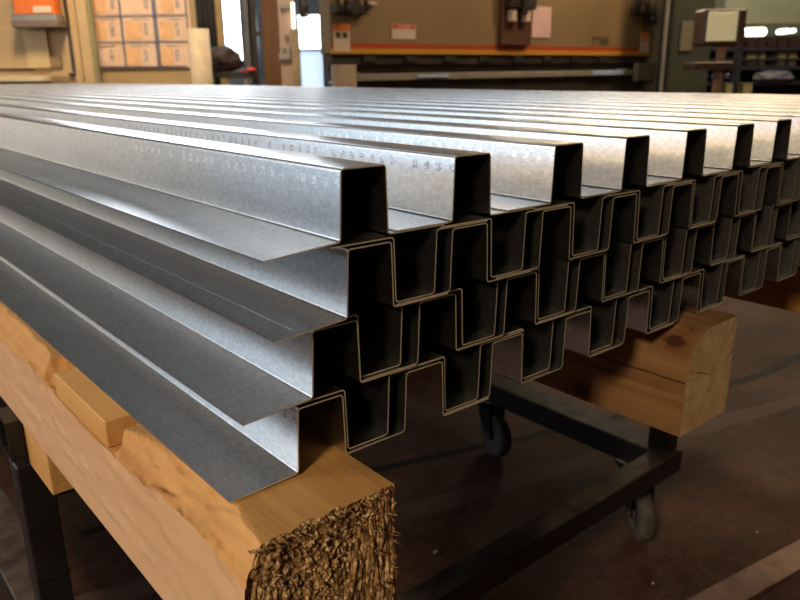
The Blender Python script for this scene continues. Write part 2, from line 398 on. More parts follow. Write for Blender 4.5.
for row in (4, 3, 2, 1):
    z0 = (4 - row) * PITCH; xs = list(ROWX[row])
    while len(xs) < NPER: xs.append(xs[-1] + 0.1175 + random.uniform(-0.002, 0.002))
    g = 'upright hat channels in the ' + ROWN[row]
    for k, x in enumerate(xs):
        me = ME_UP
        if row == 1 and k in (0, 2): me = ME_UP_INK2
        if row == 1 and k == 1: me = ME_UP_INK
        if k == 0: me = ME_FIRST[row]
        o = bpy.data.objects.new('hat_channel', me); COL.objects.link(o)
        o.location = (x, ROWY[row] + random.uniform(-0.0015, 0.0015), z0 + 0.0025); o.rotation_euler = (0, TILT, 0)
        extra = ' with its left flange open to view' if k == 0 else ''
        tag(o, 'upright galvanized hat channel, %s from the left in the %s' % (ORD[k], ROWN[row]), 'steel channel', g)
    if row > 1:
        g = 'inverted hat channels nested in the ' + ROWN[row]
        for k in range(NPER - 1):
            gap = xs[k + 1] - xs[k] - 0.0496 - 0.0474
            off = min(max(0.0015, random.uniform(0.15, 0.5) * gap), gap - 0.001)
            if k == 0: off = 0.002
            o = bpy.data.objects.new('hat_channel', ME_DN); COL.objects.link(o)
            o.location = (xs[k] + 0.0496 - FLR + off, ROWY[row] + random.uniform(0.0, 0.004), z0 + 0.0041); o.rotation_euler = (0, TILT, 0)
            tag(o, 'upturned galvanized hat channel, %s from left nested in the %s' % (ORD[k], ROWN[row]), 'steel channel', g)

# ---------------------------------------------------------------- timber beams
BW = 0.14
def timber(x0, y0, y1, ztop_f, nx=26, left_f=None, mats=None, end_disp=0.0, bot=-0.14, wane=None, yden=None, width=BW):
    """beam along Y from x0; top surface height = ztop_f(u (m from left), y)"""
    bm = bmesh.new()
    ys = yden
    rings = []
    for y in ys:
        ring = []
        for i in range(nx + 1):
            u = width * (i / nx); ring.append((x0 + u, y, ztop_f(u, y)))
        zr = ring[-1][2]
        for k in range(1, 9): ring.append((x0 + width, y, zr + (bot - zr) * k / 8))
        for k in range(1, 9): ring.append((x0 + width * (1 - k / 8), y, bot))
        zl = ring[0][2]
        for k in range(1, 10): ring.append((x0, y, bot + (zl - bot) * k / 10))
        if left_f: ring = [left_f(p) for p in ring]
        rings.append([bm.verts.new(p) for p in ring])
    n = len(rings[0])
    for a, b in zip(rings, rings[1:]):
        for i in range(n):
            f = bm.faces.new((a[i], a[(i + 1) % n], b[(i + 1) % n], b[i]))
            f.material_index = 0
            if i < nx and wane:
                c = sum((v.co for v in f.verts), Vector()) / 4
                if wane(c.x - x0, c.y): f.material_index = 1
    # near end: dense concentric cap
    def cap(ring, y, sign, mi, dense):
        base = [v.co.copy() for v in ring]; c = Vector((x0 + width * 0.5, y, bot * 0.5)); prev = ring; R_ = dense
        for j in range(1, R_):
            s = 1 - j / R_; cur = []
            for p in base:
                q = c + (p - c) * s; dsp = end_disp * (0.35 * noise.noise(q * 40) + 0.30 * noise.noise(q * 170) + 0.35 * noise.noise(q * 420)) if end_disp else 0
                cur.append(bm.verts.new((q.x, y + sign * dsp, q.z)))
            for i in range(n):
                f = bm.faces.new((prev[i], prev[(i + 1) % n], cur[(i + 1) % n], cur[i])); f.material_index = mi
            prev = cur
        cv = bm.verts.new(c)
        for i in range(n):
            f = bm.faces.new((prev[i], prev[(i + 1) % n], cv)); f.material_index = mi
    cap(rings[0], ys[0], -1, 2, 60 if end_disp else 3); cap(rings[-1], ys[-1], 1, 2, 2)
    return bm
def fn(x, y, s, seed=0): return noise.noise(Vector((x * s + seed * 7.3, y * s, seed * 3.1)))

wood_light = wood('sawn_softwood', (0.76, 0.52, 0.33), (0.66, 0.43, 0.26), rough=0.75, ring=0.3)
wood_split = wood('split_softwood', (0.74, 0.45, 0.19), (0.42, 0.21, 0.07), rough=0.75, ring=1.6)
chew = chewed_end('splintered_end_grain')
SH0, SH1 = 0.208, 0.375          # shim board along y
def lerp(t, pts):
    for (a, va), (b, vb) in zip(pts, pts[1:]):
        if t <= b: 
            k = min(max((t - a) / (b - a), 0), 1); return va + (vb - va) * k
    return pts[-1][1]
def b1_wane(y):   # width and depth of the missing corner
    wz = lerp(y, [(-0.06, 0.030), (0.0, 0.020), (0.07, 0.021), (0.12, 0.026), (0.20, 0.030), (0.41, 0.030), (0.42, 0.024), (0.63, 0.033), (3, 0.028), (6.2, 0.03)])
    wx = lerp(y, [(-0.06, 0.016), (0.0, 0.028), (0.05, 0.034), (0.10, 0.030), (0.15, 0.022), (0.18, 0.010), (0.20, 0.06), (0.41, 0.06), (0.42, 0.016), (0.63, 0.020), (3, 0.02), (6.2, 0.02)])
    return wx, wz
def b1_top(u, y):
    wx, wz = b1_wane(y)
    if SH0 - 0.012 < y < SH1 + 0.006:
        return -0.0305 if u < 0.062 else -0.0012
    wx *= 1 + 0.35 * fn(0, y, 24, 2); k = u / max(wx, 1e-4)
    if k < 1:
        z = -wz * (1 - k ** 1.3) + 0.0045 * fn(u * 2, y * 0.6, 60, 1) + 0.003 * fn(u, y, 140, 4) * (1 - k)
        return min(z, -0.0014)
    return -0.0012
def dens(y0, y1, near, steps):
    ys = []; y = y0
    while y < near: ys.append(y); y += steps
    while y < y1: ys.append(y); y += max(steps, (y - near) * 0.25)
    ys.append(y1); return ys
def b1_left(p):
    x, y, z = p
    if abs(x - 0.118) < 1e-6 and z > -0.139:
        # the side bulges out where the split corner has torn
        x += 0.0018 * fn(z * 3, y, 30, 5) + 0.004 * max(0, fn(z, y * 0.8, 9, 6)) * max(0, 1 + z / 0.09)
    if y < 0.0: 
        k = 1 + min(y / 0.06, 0); e = (1 - k)
        x += 0.0015 * fn(z, x, 90, 3) * e * 2; y += 0.006 * fn(x * 1.3, z, 40, 8) * e + 0.003 * fn(x, z, 150, 9) * e
    return (x, y, z)
bmb = timber(0.118, -0.060, 6.0, b1_top, 90, b1_left, end_disp=0.008, wane=lambda u, y: u < b1_wane(y)[0] * 1.15, yden=dens(-0.060, 6.0, 0.72, 0.006))
# loose splinters round the chewed end
for _ in range(150):
    e = random.random()
    if e < .4: p = Vector((random.uniform(.125, .255), -.060, random.uniform(-.006, -.003)))
    elif e < .7: p = Vector((random.uniform(.252, .257), -.060, random.uniform(-.138, -.005)))
    else: p = Vector((random.uniform(.125, .25), -.064, random.uniform(-.135, -.01)))
    d = Vector((random.uniform(-.4, .6), -1, random.uniform(-.4, .35))).normalized() * random.uniform(.003, .009)
    cyl(bmb, p, p + d, random.uniform(.0006, .0016), 4, 0.0002, True, 2)
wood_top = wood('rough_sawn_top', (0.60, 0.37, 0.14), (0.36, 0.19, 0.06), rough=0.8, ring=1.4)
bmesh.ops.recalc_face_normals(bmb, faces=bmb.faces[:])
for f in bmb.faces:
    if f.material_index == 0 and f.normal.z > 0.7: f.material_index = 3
beam1 = link('timber_beam', bmb, [wood_light, wood_split, chew, wood_top])
tag(beam1, 'pale square timber beam at lower left with dark splintered sawn end under the steel stack', 'wooden beam', 'timber beams under the steel stack')

def b2_top(u, y):
    r = 0.060 + 0.012 * fn(0, y, 5, 3)
    base = -0.0012
    if u < r: return base - (r - math.sqrt(max(r * r - (r - u) ** 2, 0))) * 0.85 + 0.0015 * fn(u, y, 30, 2)
    return base
beamwood = wood('amber_softwood', (0.34, 0.195, 0.085), (0.12, 0.058, 0.024), rough=0.5, ring=1.6,
                knots=((0.754, 0.118, -0.126, 0.010, 0.7), (0.770, -0.008, -0.020, 0.009, 0.5), (0.792, -0.020, -0.010, 0.006, 0.6)), cracks=((-0.062, 0.0, 2, 0.0022),))
eg = end_grain('sawn_end_grain', 0.83, -0.075)
bm2 = timber(0.754, -0.038, 6.0, b2_top, 26, lambda p: (p[0] + 0.0025 * fn(p[2] * 2, p[1], 12, 4), p[1], p[2]), wane=None, yden=dens(-0.038, 6.0, 0.5, 0.01), width=0.118)
beam2 = link('timber_beam', bm2, [beamwood, beamwood, eg])
tag(beam2, 'amber timber beam with a knotty side and clean pale sawn end, over the cart corner', 'wooden beam', 'timber beams under the steel stack')
bm3 = timber(1.39, -0.045, 6.0, lambda u, y: -0.0012, 8, None, yden=dens(-0.045, 6.0, 0.0, 0.2))
beamwood3 = wood('orange_softwood', (0.50, 0.25, 0.08), (0.26, 0.11, 0.035), rough=0.6, ring=1.2)
beam3 = link('timber_beam', bm3, [beamwood3, beamwood3, eg])
tag(beam3, 'orange brown timber beam under the stack at the right edge of the photo', 'wooden beam', 'timber beams under the steel stack')
bm4 = timber(1.93, -0.045, 6.0, lambda u, y: -0.0012, 8, None, yden=dens(-0.045, 6.0, 0.0, 0.2))
beam4 = link('timber_beam', bm4, [beamwood3, beamwood3, eg])
tag(beam4, 'timber beam farthest from the camera under the right edge of the stack', 'wooden beam', 'timber beams under the steel stack')

# shim board on beam 1
shimwood = wood('yellow_softwood', (0.78, 0.49, 0.20), (0.56, 0.30, 0.09), rough=0.7, ring=1.5)
shim_end = wood('yellow_softwood_end', (0.52, 0.27, 0.09), (0.38, 0.18, 0.05), grain_axis=0, rough=0.8)
bm = bmesh.new(); box(bm, 0.1195, SH0, -0.0300, 0.178, SH1 - 0.004, -0.0015, 0.0012)
for f in bm.faces:
    if abs(f.normal.y) > 0.9: f.material_index = 1
bmesh.ops.recalc_face_normals(bm, faces=bm.faces[:])
o = link('shim_board', bm, [shimwood, shim_end]); tag(o, 'short yellow wood shim set into the corner of the lower left beam', 'wooden board')

# block between beam 1 and the cart
bm = bmesh.new(); box(bm, 0.121, 0.478, -0.2095, 0.205, 0.586, -0.1415, 0.0012)
o = link('support_block', bm, [shimwood]); tag(o, 'small yellow wood block under the lower left beam on the black frame', 'wooden block')

# ---------------------------------------------------------------- steel cart
cart = empty('steel_cart', (0.7, 2.0, FLOOR))
tag(cart, 'black welded steel cart with casters carrying the timber beams', 'cart')
def cp(name, fn_, mats=M_BLACK, smooth=False, parent=None):
    bm = bmesh.new(); fn_(bm)
    for v in bm.verts: v.co -= Vector(cart.location)
    return link(name, bm, mats, parent or cart, smooth)
ZR = -0.48
def angle_x(bm, x0, x1, y, z):   # angle iron along X: flat top leg and a hanging front leg
    box(bm, x0, y, z - 0.005, x1, y + 0.045, z, 0.001, mi=1); box(bm, x0, y, z - 0.050, x1, y + 0.005, z - 0.005, 0.001)
cp('front_rail', lambda b: angle_x(b, 0.09, 1.322, 0.248, ZR), [M_BLACK, M_RAILTOP])
def side(b, x):
    box(b, x, 0.295, ZR - 0.005, x + 0.068, 4.6, ZR, 0.001, mi=1); box(b, x, 0.295, ZR - 0.055, x + 0.005, 4.6, ZR - 0.005, 0.001)
cp('side_rail', lambda b: side(b, 1.268), [M_BLACK, M_RAILTOP])
cp('side_rail', lambda b: side(b, 0.085), [M_BLACK, M_RAILTOP])
cp('rear_rail', lambda b: box(b, 0.09, 4.55, ZR - 0.055, 1.345, 4.6, ZR - 0.006), [M_BLACK])
def hollow(b, ax, lo, hi, c0, c1, z0, z1, t=0.004):
    # rectangular tube with open ends along axis ax
    def q(u0, u1, v0, v1):
        if ax == 0: box(b, lo, u0, v0, hi, u1, v1)
        else: box(b, u0, lo, v0, u1, hi, v1)
    q(c0, c1, z0, z0 + t); q(c0, c1, z1 - t, z1); q(c0, c0 + t, z0 + t, z1 - t); q(c1 - t, c1, z0 + t, z1 - t)
cp('cross_tube', lambda b: hollow(b, 0, 0.100, 2.08, 0.592, 0.650, -0.202, -0.1415))
cp('cross_tube', lambda b: hollow(b, 0, 0.100, 2.08, 2.60, 2.66, -0.202, -0.1415))
cp('cross_tube', lambda b: hollow(b, 0, 0.100, 2.08, 4.55, 4.61, -0.202, -0.1415))
cp('ledge_plate', lambda b: box(b, 0.124, 0.485, -0.2165, 0.20, 0.65, -0.2105))
for (x, y, zt) in ((0.105, 0.60, -0.2170), (1.278, 0.262, -0.208), (0.105, 2.6, -0.202), (1.278, 2.6, -0.262), (0.105, 4.54, -0.202), (1.278, 4.54, -0.262), (2.03, 2.6, -0.202), (2.03, 4.55, -0.202)):
    z0 = ZR + 0.0005 if x < 2 else FLOOR
    def f(b, x=x, y=y, zt=zt, z0=z0):
        box(b, x, y, z0, x + 0.046, y + 0.046, zt, 0.002)
    p = cp('post', f)
cp('post', lambda b: (box(b, 0.105, 0.60, FLOOR + 0.002, 0.151, 0.646, ZR - 0.056, 0.002)))
cp('weld_seam', lambda b: box(b, 0.104, 0.597, -0.41, 0.152, 0.5995, -0.405))
cp('upper_rail', lambda b: box(b, 1.278, 0.262, -0.2625, 1.324, 4.6, -0.2025 - 0.0055, 0.001))
def caster(x, y, ang):
    r = empty('caster', (x - cart.location.x, y - cart.location.y, 0)); r.parent = cart
    A = Matrix.Rotation(ang, 4, 'Z'); R_ = 0.0625
    b = bmesh.new(); box(b, -0.045, -0.045, 0.157, 0.045, 0.045, 0.1625, 0.001); cyl(b, (0, 0, 0.140), (0, 0, 0.157), 0.026)
    b.transform(A); link('mount_plate', b, M_BLACK, r)
    b = bmesh.new()
    box(b, -0.030, -0.026, 0.132, 0.034, 0.026, 0.1405, 0.001)
    for s in (-1, 1):
        m = Matrix.Rotation(radians(0), 4, 'X'); y0 = s * 0.0235
        vs = [b.verts.new((px_, y0 + t_, pz)) for t_ in (-0.002, 0.002) for (px_, pz) in ((-0.026, 0.134), (0.032, 0.134), (0.046, 0.060), (0.026, 0.052), (-0.01, 0.095))]
        b.faces.new(vs[:5]); b.faces.new(vs[5:][::-1])
        for i in range(5): b.faces.new((vs[i], vs[(i + 1) % 5], vs[5 + (i + 1) % 5], vs[5 + i]))
    b.transform(A); link('fork', b, M_BLACK, r)
    b = bmesh.new()
    prof = [(0.014, -0.017), (0.044, -0.017), (0.0575, -0.016), (0.0625, -0.009), (0.0625, 0.009), (0.0575, 0.016), (0.044, 0.017), (0.014, 0.017)]
    rg = []
    for k in range(32):
        a = 2 * pi * k / 32; rg.append([b.verts.new((0.030 + rr * cos(a), yy, 0.0630 + rr * sin(a))) for rr, yy in prof])
    for k in range(32):
        a_, b_ = rg[k], rg[(k + 1) % 32]
        for i in range(len(prof)): f = b.faces.new((a_[i], a_[(i + 1) % len(prof)], b_[(i + 1) % len(prof)], b_[i])); f.smooth = True
    b.transform(A); link('wheel', b, M_RUBBER, r)
    b = bmesh.new(); cyl(b, (0.030, -0.028, 0.063), (0.030, 0.028, 0.063), 0.008, 12); b.transform(A); link('axle', b, M_RAILTOP, r)
for (x, y, a) in ((1.281, 0.322, -2.27), (1.305, 0.80, -1.85), (0.14, 0.34, 0.7), (1.30, 4.4, 0.3), (0.14, 4.4, 0.2)): caster(x, y, a)

# ---------------------------------------------------------------- floor bits
M_STRIP = plain('rusty_flat_steel', (0.30, 0.19, 0.15), 0.55, 0.4, 0.15, 20)
a = on(690, 600, 2, FLOOR); b_ = on(800, 541, 2, FLOOR)
dr = (b_ - a).normalized(); st = empty('flat_steel_bar', a, math.atan2(dr.y, dr.x))
bm = bmesh.new(); box(bm, -0.6, -0.062, 0.0, 2.0, 0.0, 0.006, 0.001)
m_ = link('flat_steel_bar', bm, M_STRIP); m_.location = a; m_.rotation_euler = (0, 0, math.atan2(dr.y, dr.x)); bpy.data.objects.remove(st)
tag(m_, 'rusty flat steel bar lying on the floor at the lower right corner', 'steel bar')
M_CHIP = plain('pale_wood_chip', (0.72, 0.62, 0.48), 0.8, 0, 0.1, 40)
for px_, py_, s, lb in ((757, 533, 0.006, 'tiny white chip on the floor right of the caster'), (653, 584, 0.006, 'small pale chip on the floor in the shade near the photo bottom'), (436, 553, 0.011, 'larger pale wood chip on the dark floor behind the front cart rail')):
    p = on(px_, py_, 2, FLOOR); bm = bmesh.new(); bmesh.ops.create_icosphere(bm, subdivisions=2, radius=s / 2)
    for v in bm.verts: v.co = Vector((v.co.x * 1.3, v.co.y * 0.8, v.co.z * 0.6)) * (1 + 0.35 * noise.noise(v.co * 400))
    mz = min(v.co.z for v in bm.verts)
    for v in bm.verts: v.co.z -= mz
    o = link('wood_chip', bm, M_CHIP, None, False, p); tag(o, lb, 'wood chip', 'chips on the floor')

# ---------------------------------------------------------------- press brake (its front runs parallel to X at y = 4.2)
YB = 4.2
brake = empty('press_brake', (5.4, YB + 0.4, FLOOR)); tag(brake, 'large tan press brake machine with red and yellow safety stripes behind the stack', 'press brake')
M_TAN = plain('tan_machine_paint', (0.245, 0.165, 0.085), 0.55, 0, 0.08, 1.3)
M_RED = plain('red_stripe_paint', (0.42, 0.055, 0.015), 0.5, 0, 0.05, 3)
M_YEL = plain('yellow_stripe_paint', (0.55, 0.27, 0.03), 0.5, 0, 0.05, 3)
M_DK = plain('dark_tooling_steel', (0.05, 0.04, 0.033), 0.45, 0.3, 0.2, 4)
M_GREY = plain('worn_grey_steel', (0.34, 0.31, 0.26), 0.45, 0.3, 0.12, 5)
M_PALE = plain('pale_cast_paint', (0.42, 0.33, 0.25), 0.6, 0, 0.1, 4)
M_PAPER = plain('white_paper', (0.62, 0.50, 0.40), 0.8, 0, 0.05, 6)
M_PINK = plain('pink_paper', (0.72, 0.47, 0.45), 0.8, 0, 0.05, 6)
M_ORANGE = plain('orange_label', (0.75, 0.20, 0.03), 0.6, 0, 0.05, 6)
M_BLUE = plain('blue_plastic_wrap', (0.35, 0.48, 0.75), 0.4, 0, 0.1, 9)
M_DARKTXT = plain('dark_lettering', (0.055, 0.05, 0.025), 0.7, 0, 0.0, 6)
M_GREEN = plain('dark_green_paint', (0.050, 0.055, 0.036), 0.55, 0, 0.1, 2)
M_GREENL = plain('olive_grey_paint', (0.16, 0.15, 0.10), 0.6, 0, 0.08, 3)
def bp(name, x0, y0, z0, x1, y1, z1, mat, w=0.004, parent=None):
    pr_ = parent or brake; lo = Vector(brake.location)
    bm = bmesh.new(); box(bm, x0 - lo.x, y0 - lo.y, z0 - lo.z, x1 - lo.x, y1 - lo.y, z1 - lo.z, w); return link(name, bm, mat, pr_)
ram = bp('ram', 3.20, YB, 0.432, 7.34, YB + 0.14, 1.42, M_TAN, 0.01)
bp('red_stripe', 3.20, YB - 0.003, 0.475, 7.335, YB + 0.001, 0.512, M_RED, 0)
bp('yellow_stripe', 3.20, YB - 0.003, 0.436, 7.335, YB + 0.001, 0.4745, M_YEL, 0)
bp('punch_holder', 3.22, YB + 0.02, 0.36, 7.30, YB + 0.12, 0.4315, M_DK)
for i in range(9): bp('punch_clamp', 3.5 + i * 0.42, YB - 0.005, 0.375, 3.62 + i * 0.42, YB + 0.02, 0.42, M_DK)
bp('punch', 3.22, YB + 0.06, 0.305, 7.30, YB + 0.09, 0.359, M_DK, 0.002)
bp('die_rail', 3.42, YB - 0.02, 0.240, 7.22, YB + 0.16, 0.292, M_GREY)
bp('bed', 3.30, YB + 0.03, FLOOR + 0.002, 7.30, YB + 0.2, 0.2395, M_DK, 0.01)
bp('front_bracket', 3.19, YB - 0.06, 0.18, 3.385, YB - 0.004, 0.358, M_PALE)
bp('front_bracket', 7.02, YB - 0.08, 0.18, 7.45, YB - 0.021, 0.358, M_GREENL)
bp('side_frame', 3.62, YB + 0.21, FLOOR + 0.002, 3.76, YB + 0.50, 1.42, M_TAN, 0.01)
bp('side_frame', 7.36, YB - 0.1, FLOOR + 0.002, 7.66, YB + 0.3, 1.42, M_GREENL, 0.01)
bp('back_plate', 3.80, YB + 0.4, 0.1, 7.35, YB + 0.45, 1.42, M_DK, 0.01)
bp('wrapped_strip', 6.30, YB - 0.045, 0.245, 6.83, YB - 0.0205, 0.288, M_BLUE, 0.004)
bp('cable_bundle', 4.01, YB - 0.045, 0.252, 4.35, YB - 0.0205, 0.275, M_BLUE, 0.006)
lb_ = bp('light_bar', 5.2, YB - 0.10, 1.43, 7.2, YB - 0.001, 1.50, M_DK, 0.004); bp('light_tube', 5.22, YB - 0.125, 1.435, 7.18, YB - 0.101, 1.495, plain('lit_warm_tube', (1, 0.95, 0.8), 0.4, 0, 0, 3, (1.0, 0.82, 0.55), 11.0), 0)
# gauge box in the middle of the ram
ped = bp('valve_recess', 4.965, YB - 0.05, 0.5125, 5.345, YB - 0.0005, 1.35, plain('brown_valve_cover', (0.10, 0.042, 0.02), 0.5), 0.006)
bp('gauge', 5.02, YB - 0.11, 0.70, 5.09, YB - 0.0505, 0.80, M_PAPER, 0.01); bp('gauge', 5.20, YB - 0.11, 0.70, 5.27, YB - 0.0505, 0.80, M_PAPER, 0.01)
bp('valve_body', 4.99, YB - 0.13, 0.81, 5.32, YB - 0.0505, 1.35, M_DK, 0.01)
bp('valve_cable', 5.115, YB - 0.16, 0.76, 5.175, YB - 0.1305, 1.3, M_DK, 0.01)
# hydraulic fittings at either end of the ram
def fitting(x, z, s):
    lo = Vector(brake.location); bm = bmesh.new()
    box(bm, x - 0.13 * s, YB - 0.06, z - 0.03, x + 0.13 * s, YB - 0.001, z + 0.03, 0.006)
    cyl(bm, (x, YB - 0.11, z + 0.01), (x, YB - 0.001, z + 0.01), 0.045 * s, 16)
    for dx in (-.1, -.04, .05, .11): cyl(bm, (x + dx * s, YB - 0.05, z), (x + dx * s * 1.2, YB - 0.05, z + 0.16), 0.012, 8)
    for v in bm.verts: v.co -= lo
    link('hydraulic_fitting', bm, M_DK, brake)
fitting(3.36, 0.74, 1.1); fitting(7.05, 0.86, 1.0); fitting(7.22, 0.78, 0.6)
bp('sight_lamp', 3.53, YB - 0.05, 0.775, 3.60, YB - 0.001, 0.80, M_PAPER, 0.005)
# labels, each with its own marks
l1 = bp('warning_label', 3.225, YB - 0.006, 0.450, 3.372, YB - 0.0035, 0.640, M_PAPER, 0)
bp('label_header', 3.225, YB - 0.008, 0.598, 3.372, YB - 0.0065, 0.642, M_ORANGE, 0, l1).parent = brake
bp('label_pictogram', 3.245, YB - 0.008, 0.545, 3.285, YB - 0.0065, 0.585, M_DARKTXT, 0); bp('label_pictogram', 3.308, YB - 0.008, 0.545, 3.350, YB - 0.0065, 0.585, M_DARKTXT, 0)
bp('notice_label', 3.775, YB - 0.006, 0.545, 4.015, YB - 0.0005, 0.655, M_PAPER, 0)
bp('label_header', 3.775, YB - 0.008, 0.622, 4.015, YB - 0.0065, 0.656, plain('salmon_label', (0.62, 0.24, 0.16), 0.7), 0)
bp('label_pictogram', 3.79, YB - 0.0095, 0.628, 3.825, YB - 0.0085, 0.648, M_RED, 0); bp('label_pictogram', 3.965, YB - 0.0095, 0.628, 4.0, YB - 0.0085, 0.648, M_RED, 0)
bp('warning_label', 7.14, YB - 0.006, 0.470, 7.30, YB - 0.0035, 0.665, M_PAPER, 0)
bp('label_header', 7.15, YB - 0.008, 0.62, 7.29, YB - 0.0065, 0.665, M_ORANGE, 0); bp('label_pictogram', 7.17, YB - 0.008, 0.575, 7.25, YB - 0.0065, 0.61, M_ORANGE, 0)
pk = bp('pink_note', 5.405, YB - 0.008, 0.585, 5.665, YB - 0.0005, 0.850, M_PINK, 0)
cu = bpy.data.curves.new('maker_lettering', 'FONT'); cu.body = 'TY500'; cu.size = 0.105; cu.extrude = 0.002
to = bpy.data.objects.new('tmp', cu); COL.objects.link(to); dg = bpy.context.evaluated_depsgraph_get()
me = bpy.data.meshes.new_from_object(to.evaluated_get(dg)); bpy.data.objects.remove(to); me.materials.append(M_DARKTXT)
lt = bpy.data.objects.new('lettering', me); COL.objects.link(lt); lt.parent = brake
lt.location = Vector((6.30, YB - 0.003, 0.533)) - Vector(brake.location); lt.rotation_euler = (pi / 2, 0, 0)

# ---------------------------------------------------------------- helpers for the far things, each at its own distance, squared to the aisle
def froot(name, px, py, d, label, cat, group=None, z=None, yaw=None):
    p = at(px, py, d); o = empty(name, (p.x, p.y, FLOOR if z is None else z), YAW if yaw is None else yaw); tag(o, label, cat, group); o['d'] = d; return o
def flocal(root, p):
    v = p - Vector(root.location); r = root.rotation_euler.z
    return Vector((v.x * cos(r) + v.y * sin(r), -v.x * sin(r) + v.y * cos(r), v.z))
def fb(root, name, px0, py0, px1, py1, d0, d1, mat, w=0.0, zlo=None, zhi=None, parent=None):
    """box part spanning those bounds on its front face at distance d0 and reaching back to d1"""
    cy, cx = (py0 + py1) / 2, (px0 + px1) / 2
    a, b = flocal(root, at(px0, cy, d0)), flocal(root, at(px1, cy, d0)); t, u = flocal(root, at(cx, py0, d0)), flocal(root, at(cx, py1, d0))
    z0 = u.z if zlo is None else zlo; z1 = t.z if zhi is None else zhi
    bm = bmesh.new(); box(bm, a.x, a.y, z0, b.x, a.y + (d1 - d0), z1, w); return link(name, bm, mat, parent or root)
Z0 = 0.0   # local height of the floor

M_BEIGE = plain('beige_machine_paint', (0.58, 0.40, 0.20), 0.6, 0, 0.07, 2)
M_BEIGED = plain('beige_paint_grimy', (0.34, 0.22, 0.10), 0.6, 0, 0.15, 5)
M_CREAM = plain('cream_ledge', (0.80, 0.68, 0.42), 0.6, 0, 0.05, 4)
M_OLIVE = plain('olive_post_paint', (0.30, 0.27, 0.13), 0.6, 0, 0.1, 4)
M_BOXOR = plain('orange_box_card', (0.90, 0.20, 0.02), 0.5, 0, 0.04, 6)
M_CARD = plain('cream_card', (0.82, 0.66, 0.50), 0.7, 0, 0.04, 6)

# machine cabinet at far left
r = froot('machine_cabinet', 40, 60, 7.6, 'beige machine cabinet with a hinged door at the upper left corner', 'cabinet')
fb(r, 'body', -60, 10, 78, 70, 7.6, 8.2, M_BEIGE, 0.01, Z0 + 0.002, 2.05)
d_ = fb(r, 'door', -55, 27, 31, 69, 7.575, 7.598, plain('beige_door_paint', (0.62, 0.43, 0.22), 0.6, 0, 0.06, 2), 0.006, None, None)
fb(r, 'door_gap', -55, 69.5, 34, 71, 7.58, 7.598, M_DK)
fb(r, 'cover_plate', 25, 28, 48, 68, 7.55, 7.574, plain('light_tan_cover', (0.72, 0.52, 0.27), 0.6, 0, 0.05, 3), 0.004)
fb(r, 'warning_sticker', 47, 57, 61, 67, 7.57, 7.598, M_BEIGED)
fb(r, 'hinge_post', 63.5, -60, 66.5, 72, 7.58, 7.598, M_DK)
fb(r, 'latch', 69, 73, 74, 76, 7.56, 7.598, M_DK)
fb(r, 'lower_ledge', -55, 77, 43, 82, 7.4, 7.598, M_CREAM, 0.004)
fb(r, 'lower_panel', 43, 76, 76, 88, 7.585, 7.598, M_BEIGED)
fb(r, 'bracket_shelf', 11, 21, 57, 27, 7.36, 7.598, plain('grey_brown_bracket', (0.24, 0.17, 0.12), 0.6), 0.003)
r = froot('orange_box', 30, 17, 7.42, 'bright orange box with a cream label on the cabinet bracket', 'box', z=at(34, 21, 7.36).z + 0.002)
fb(r, 'carton', 12, -20, 53, 14, 7.42, 7.56, M_BOXOR, 0.004, None, None); fb(r, 'label', 33, 6, 51, 12.5, 7.415, 7.4195, M_CARD); 
fb(r, 'base_tray', 11, 14.2, 56, 20, 7.39, 7.57, M_GREY, 0.003, 0.0005)
# olive post with cream stripe
r = froot('cabinet_post', 80, 60, 7.45, 'olive and tan square post between beige cabinet and wall chart', 'post')
fb(r, 'post', 76, -60, 86, 86, 7.45, 7.53, M_BEIGE, 0.006, Z0 + 0.002, 2.08); fb(r, 'side_angle', 86.3, -60, 91, 86, 7.47, 7.53, M_OLIVE, 0.004, Z0 + 0.002, 2.08)
# chart wall: partition and printed wall chart
M_CHART = plain('chart_paper', (0.74, 0.52, 0.36), 0.7, 0, 0.05, 7)
M_CHARTC = plain('chart_orange_print', (0.74, 0.43, 0.21), 0.7, 0, 0.08, 9)
M_CHARTL = plain('chart_blue_lines', (0.13, 0.14, 0.20), 0.6, 0, 0.05, 7)
M_CHARTT = plain('chart_text_grey', (0.52, 0.39, 0.32), 0.7, 0, 0.3, 60)
r = froot('partition_panel', 140, 60, 7.80, 'tan partition panel holding the printed chart', 'partition')
fb(r, 'panel', 84, -80, 194, 88, 7.80, 7.86, plain('tan_partition', (0.42, 0.29, 0.13), 0.7, 0, 0.06, 3), 0.004, Z0 + 0.002, 2.08)
r = froot('wall_chart', 140, 60, 7.76, 'large printed grid chart of orange and white panels hung on the tan partition', 'wall chart')
def cx_(px, py): return px + (py - 66) * 0.115          # the chart hangs true; its columns follow the camera's lean
fb(r, 'board', 87, -24, 190.5, 68, 7.775, 7.798, M_CHART, 0, None, None)
cols = [(90, 119), (123, 152.5), (158, 184)]
rows = [(44, 66.0), (17.5, 40.5), (-9.5, 14.0)]
for ci, (a, b2_) in enumerate(cols):
    for ri, (t_, u_) in enumerate(rows):
        fb(r, 'chart_panel', a + 2, t_ + 4, b2_ - (11 if ci else 13), u_ - 1, 7.768, 7.7745, M_CHARTC if (ci + ri) % 3 or ci == 2 else M_CHART)
        fb(r, 'chart_text', b2_ - 9, t_ + 5, b2_ - 5, u_ - 5, 7.768, 7.7745, M_CHARTT)
        fb(r, 'chart_heading', a + 8, t_ + 0.8, b2_ - 4, t_ + 2.6, 7.768, 7.7745, M_CHARTT)
for yy in (42, 15.5, -11, 66.8): fb(r, 'grid_line', 88, yy - 0.55, 187, yy + 0.55, 7.764, 7.7675, M_CHARTL)
